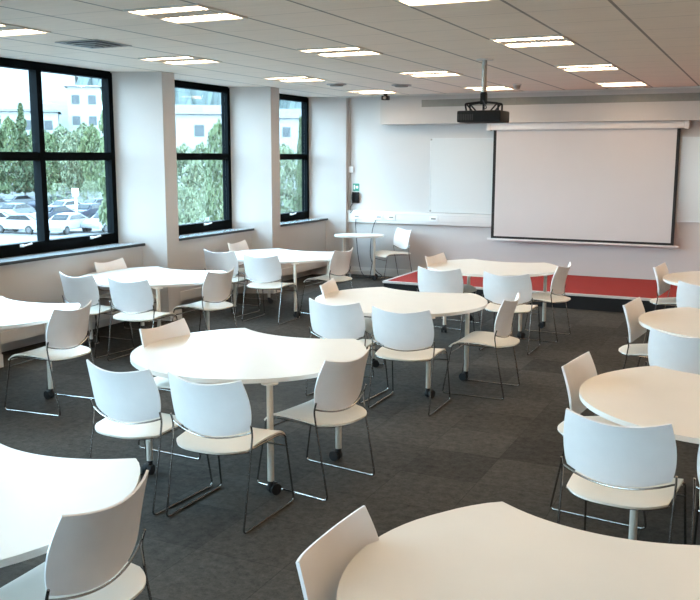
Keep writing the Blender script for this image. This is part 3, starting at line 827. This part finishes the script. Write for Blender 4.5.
def house(px, depth, w, d, h, rh, rot, lab, wall='hwall', rows=2, cols=5, gable=False):
    x, y = out_at(px, depth)
    t = thing('building', lab, 'building', (x, y, GROUND), R(rot))
    bm = bmesh.new()
    if gable:                                    # gable ends at +-y, ridge along y
        A = [bm.verts.new((x_, -d / 2, z_)) for x_, z_ in ((-w / 2, 0), (w / 2, 0), (w / 2, h), (0, h + rh), (-w / 2, h))]
        B = [bm.verts.new(v.co + Vector((0, d, 0))) for v in A]; bm.faces.new(A); bm.faces.new(B[::-1])
        for k in range(5): bm.faces.new((A[k], B[k], B[(k + 1) % 5], A[(k + 1) % 5]))
        obj('wall', bm, wall, t)
        for sx in (-1, 1):
            bm = bmesh.new(); q = [(sx * (w / 2 + .5), h - .4), (0, h + rh), (0, h + rh + .35), (sx * (w / 2 + .5), h - .05)]
            A = [bm.verts.new((x_, -d / 2 - .4, z_)) for x_, z_ in q]; B = [bm.verts.new(v.co + Vector((0, d + .8, 0))) for v in A]
            bm.faces.new(A); bm.faces.new(B[::-1])
            for k in range(4): bm.faces.new((A[k], B[k], B[(k + 1) % 4], A[(k + 1) % 4]))
            obj('roof_slope', bm, 'hroofpale', t)
        return t
    add_box(bm, -w / 2, w / 2, -d / 2, d / 2, 0, h); obj('wall', bm, wall, t)
    bm = bmesh.new()
    a = [bm.verts.new(v) for v in ((-w / 2 - .4, -d / 2 - .4, h), (w / 2 + .4, -d / 2 - .4, h), (w / 2 + .4, d / 2 + .4, h), (-w / 2 - .4, d / 2 + .4, h), (-w / 2 + .3, 0, h + rh), (w / 2 - .3, 0, h + rh))]
    for f in ((0, 1, 5, 4), (2, 3, 4, 5), (1, 2, 5), (3, 0, 4), (3, 2, 1, 0)): bm.faces.new([a[i] for i in f])
    obj('roof', bm, 'hroof', t)
    for r_ in range(rows):
        for c_ in range(cols):
            bm = bmesh.new(); cx = -w / 2 + w * (c_ + .5) / cols; z = h - 1.2 - 3 * r_ - 1.3
            add_box(bm, cx - .55, cx + .55, -d / 2 - .06, -d / 2 + .02, z, z + 1.3); obj('window', bm, 'hglass', t)
    return t
house(24, 150, 18, 20, 18.2, 6.5, 44, 'large white building with a sloping roof edge behind the trees, big window', gable=True)
house(17, 130, 13, 8, 11.8, .5, 42, 'long low-roofed pale building just above the conifers at the left edge')
house(91, 136, 4.6, 8, 15.6, .5, 38, 'narrow pale building block right of the large white one', rows=3, cols=2)
house(202, 108, 12, 10, 10.4, 1.3, 34, 'white building with a grey roof seen in the second window', rows=1, cols=3)
house(288, 128, 12, 10, 10.8, 1.5, 28, 'white building with a grey roof seen in the third window', rows=1, cols=3)

# wooded hillside behind the buildings
bm = bmesh.new(); NX, NY = 70, 26; V = []
rg = random.Random(5)
for i in range(NX):
    row = []
    for j in range(NY):
        px = 30 + i * (420 - 30) / (NX - 1); dep = 190 + j * 9
        x, y = out_at(px, dep)
        rise = (1 - math.exp(-j / 7)) * 62 * min(1, max(.0, (px - 34) / 30))
        row.append(bm.verts.new((x, y, GROUND + rise + (rg.uniform(-1.6, 1.6) if j else 0))))
    V.append(row)
for i in range(NX - 1):
    for j in range(NY - 1): bm.faces.new((V[i][j], V[i + 1][j], V[i + 1][j + 1], V[i][j + 1]))
struct('hillside', bm, 'hill')

# ------------------------------------------------------------------ light
w = bpy.data.worlds.new('World'); S.world = w; w.use_nodes = True; nt = w.node_tree
bg = nt.nodes['Background']
tc = nt.nodes.new('ShaderNodeTexCoord'); sp = nt.nodes.new('ShaderNodeSeparateXYZ'); nt.links.new(tc.outputs['Generated'], sp.inputs[0])
rp = nt.nodes.new('ShaderNodeValToRGB'); rp.color_ramp.elements[0].position = 0; rp.color_ramp.elements[1].position = .8
rp.color_ramp.elements[0].color = (.67, .84, 1.0, 1); rp.color_ramp.elements[1].color = (.50, .73, 1.0, 1)
nt.links.new(sp.outputs[2], rp.inputs[0]); nt.links.new(rp.outputs[0], bg.inputs[0]); bg.inputs[1].default_value = 27.0
def portal(y0, y1):
    l = bpy.data.lights.new('window_portal', 'AREA'); l.shape = 'RECTANGLE'; l.size = 1.86; l.size_y = y1 - y0 - .01
    l.cycles.is_portal = True
    o = bpy.data.objects.new('window_portal', l); C.objects.link(o); o.location = (-7.13, (y0 + y1) / 2, 1.95)
    o.rotation_euler = (0, R(-90), 0)
for (a0, a1), (b0, b1) in zip(PIERS[:-1], PIERS[1:]): portal(a1, b0)
for xa, xb in BWIN:
    l = bpy.data.lights.new('window_portal', 'AREA'); l.shape = 'RECTANGLE'; l.size = xb - xa; l.size_y = 1.86; l.cycles.is_portal = True
    o = bpy.data.objects.new('window_portal', l); C.objects.link(o); o.location = ((xa + xb) / 2, BACK - .16, 1.93); o.rotation_euler = (R(90), 0, PI)

# ------------------------------------------------------------------ camera
cam = bpy.data.cameras.new('camera'); co = bpy.data.objects.new('camera', cam); C.objects.link(co); S.camera = co
cam.sensor_fit = 'HORIZONTAL'; cam.sensor_width = 36; cam.lens = 888.2 / 700 * 36; cam.clip_end = 1000
yaw, pit, rol = .440176, .16, .00247
f = Vector((-math.sin(yaw) * math.cos(pit), math.cos(yaw) * math.cos(pit), -math.sin(pit)))
r0 = Vector((math.cos(yaw), math.sin(yaw), 0)); u0 = r0.cross(f)
r = r0 * math.cos(rol) + u0 * math.sin(rol); u = -r0 * math.sin(rol) + u0 * math.cos(rol)
mt = Matrix((r, u, -f)).transposed().to_4x4(); mt.translation = CAM; co.matrix_world = mt

vs = S.view_settings; vs.view_transform = 'Standard'; vs.look = 'None'; vs.gamma = 1; vs.use_curve_mapping = False; vs.exposure = 0.0
S.cycles.use_denoising = True
S.cycles.max_bounces = 10; S.cycles.diffuse_bounces = 6; S.cycles.transparent_max_bounces = 12
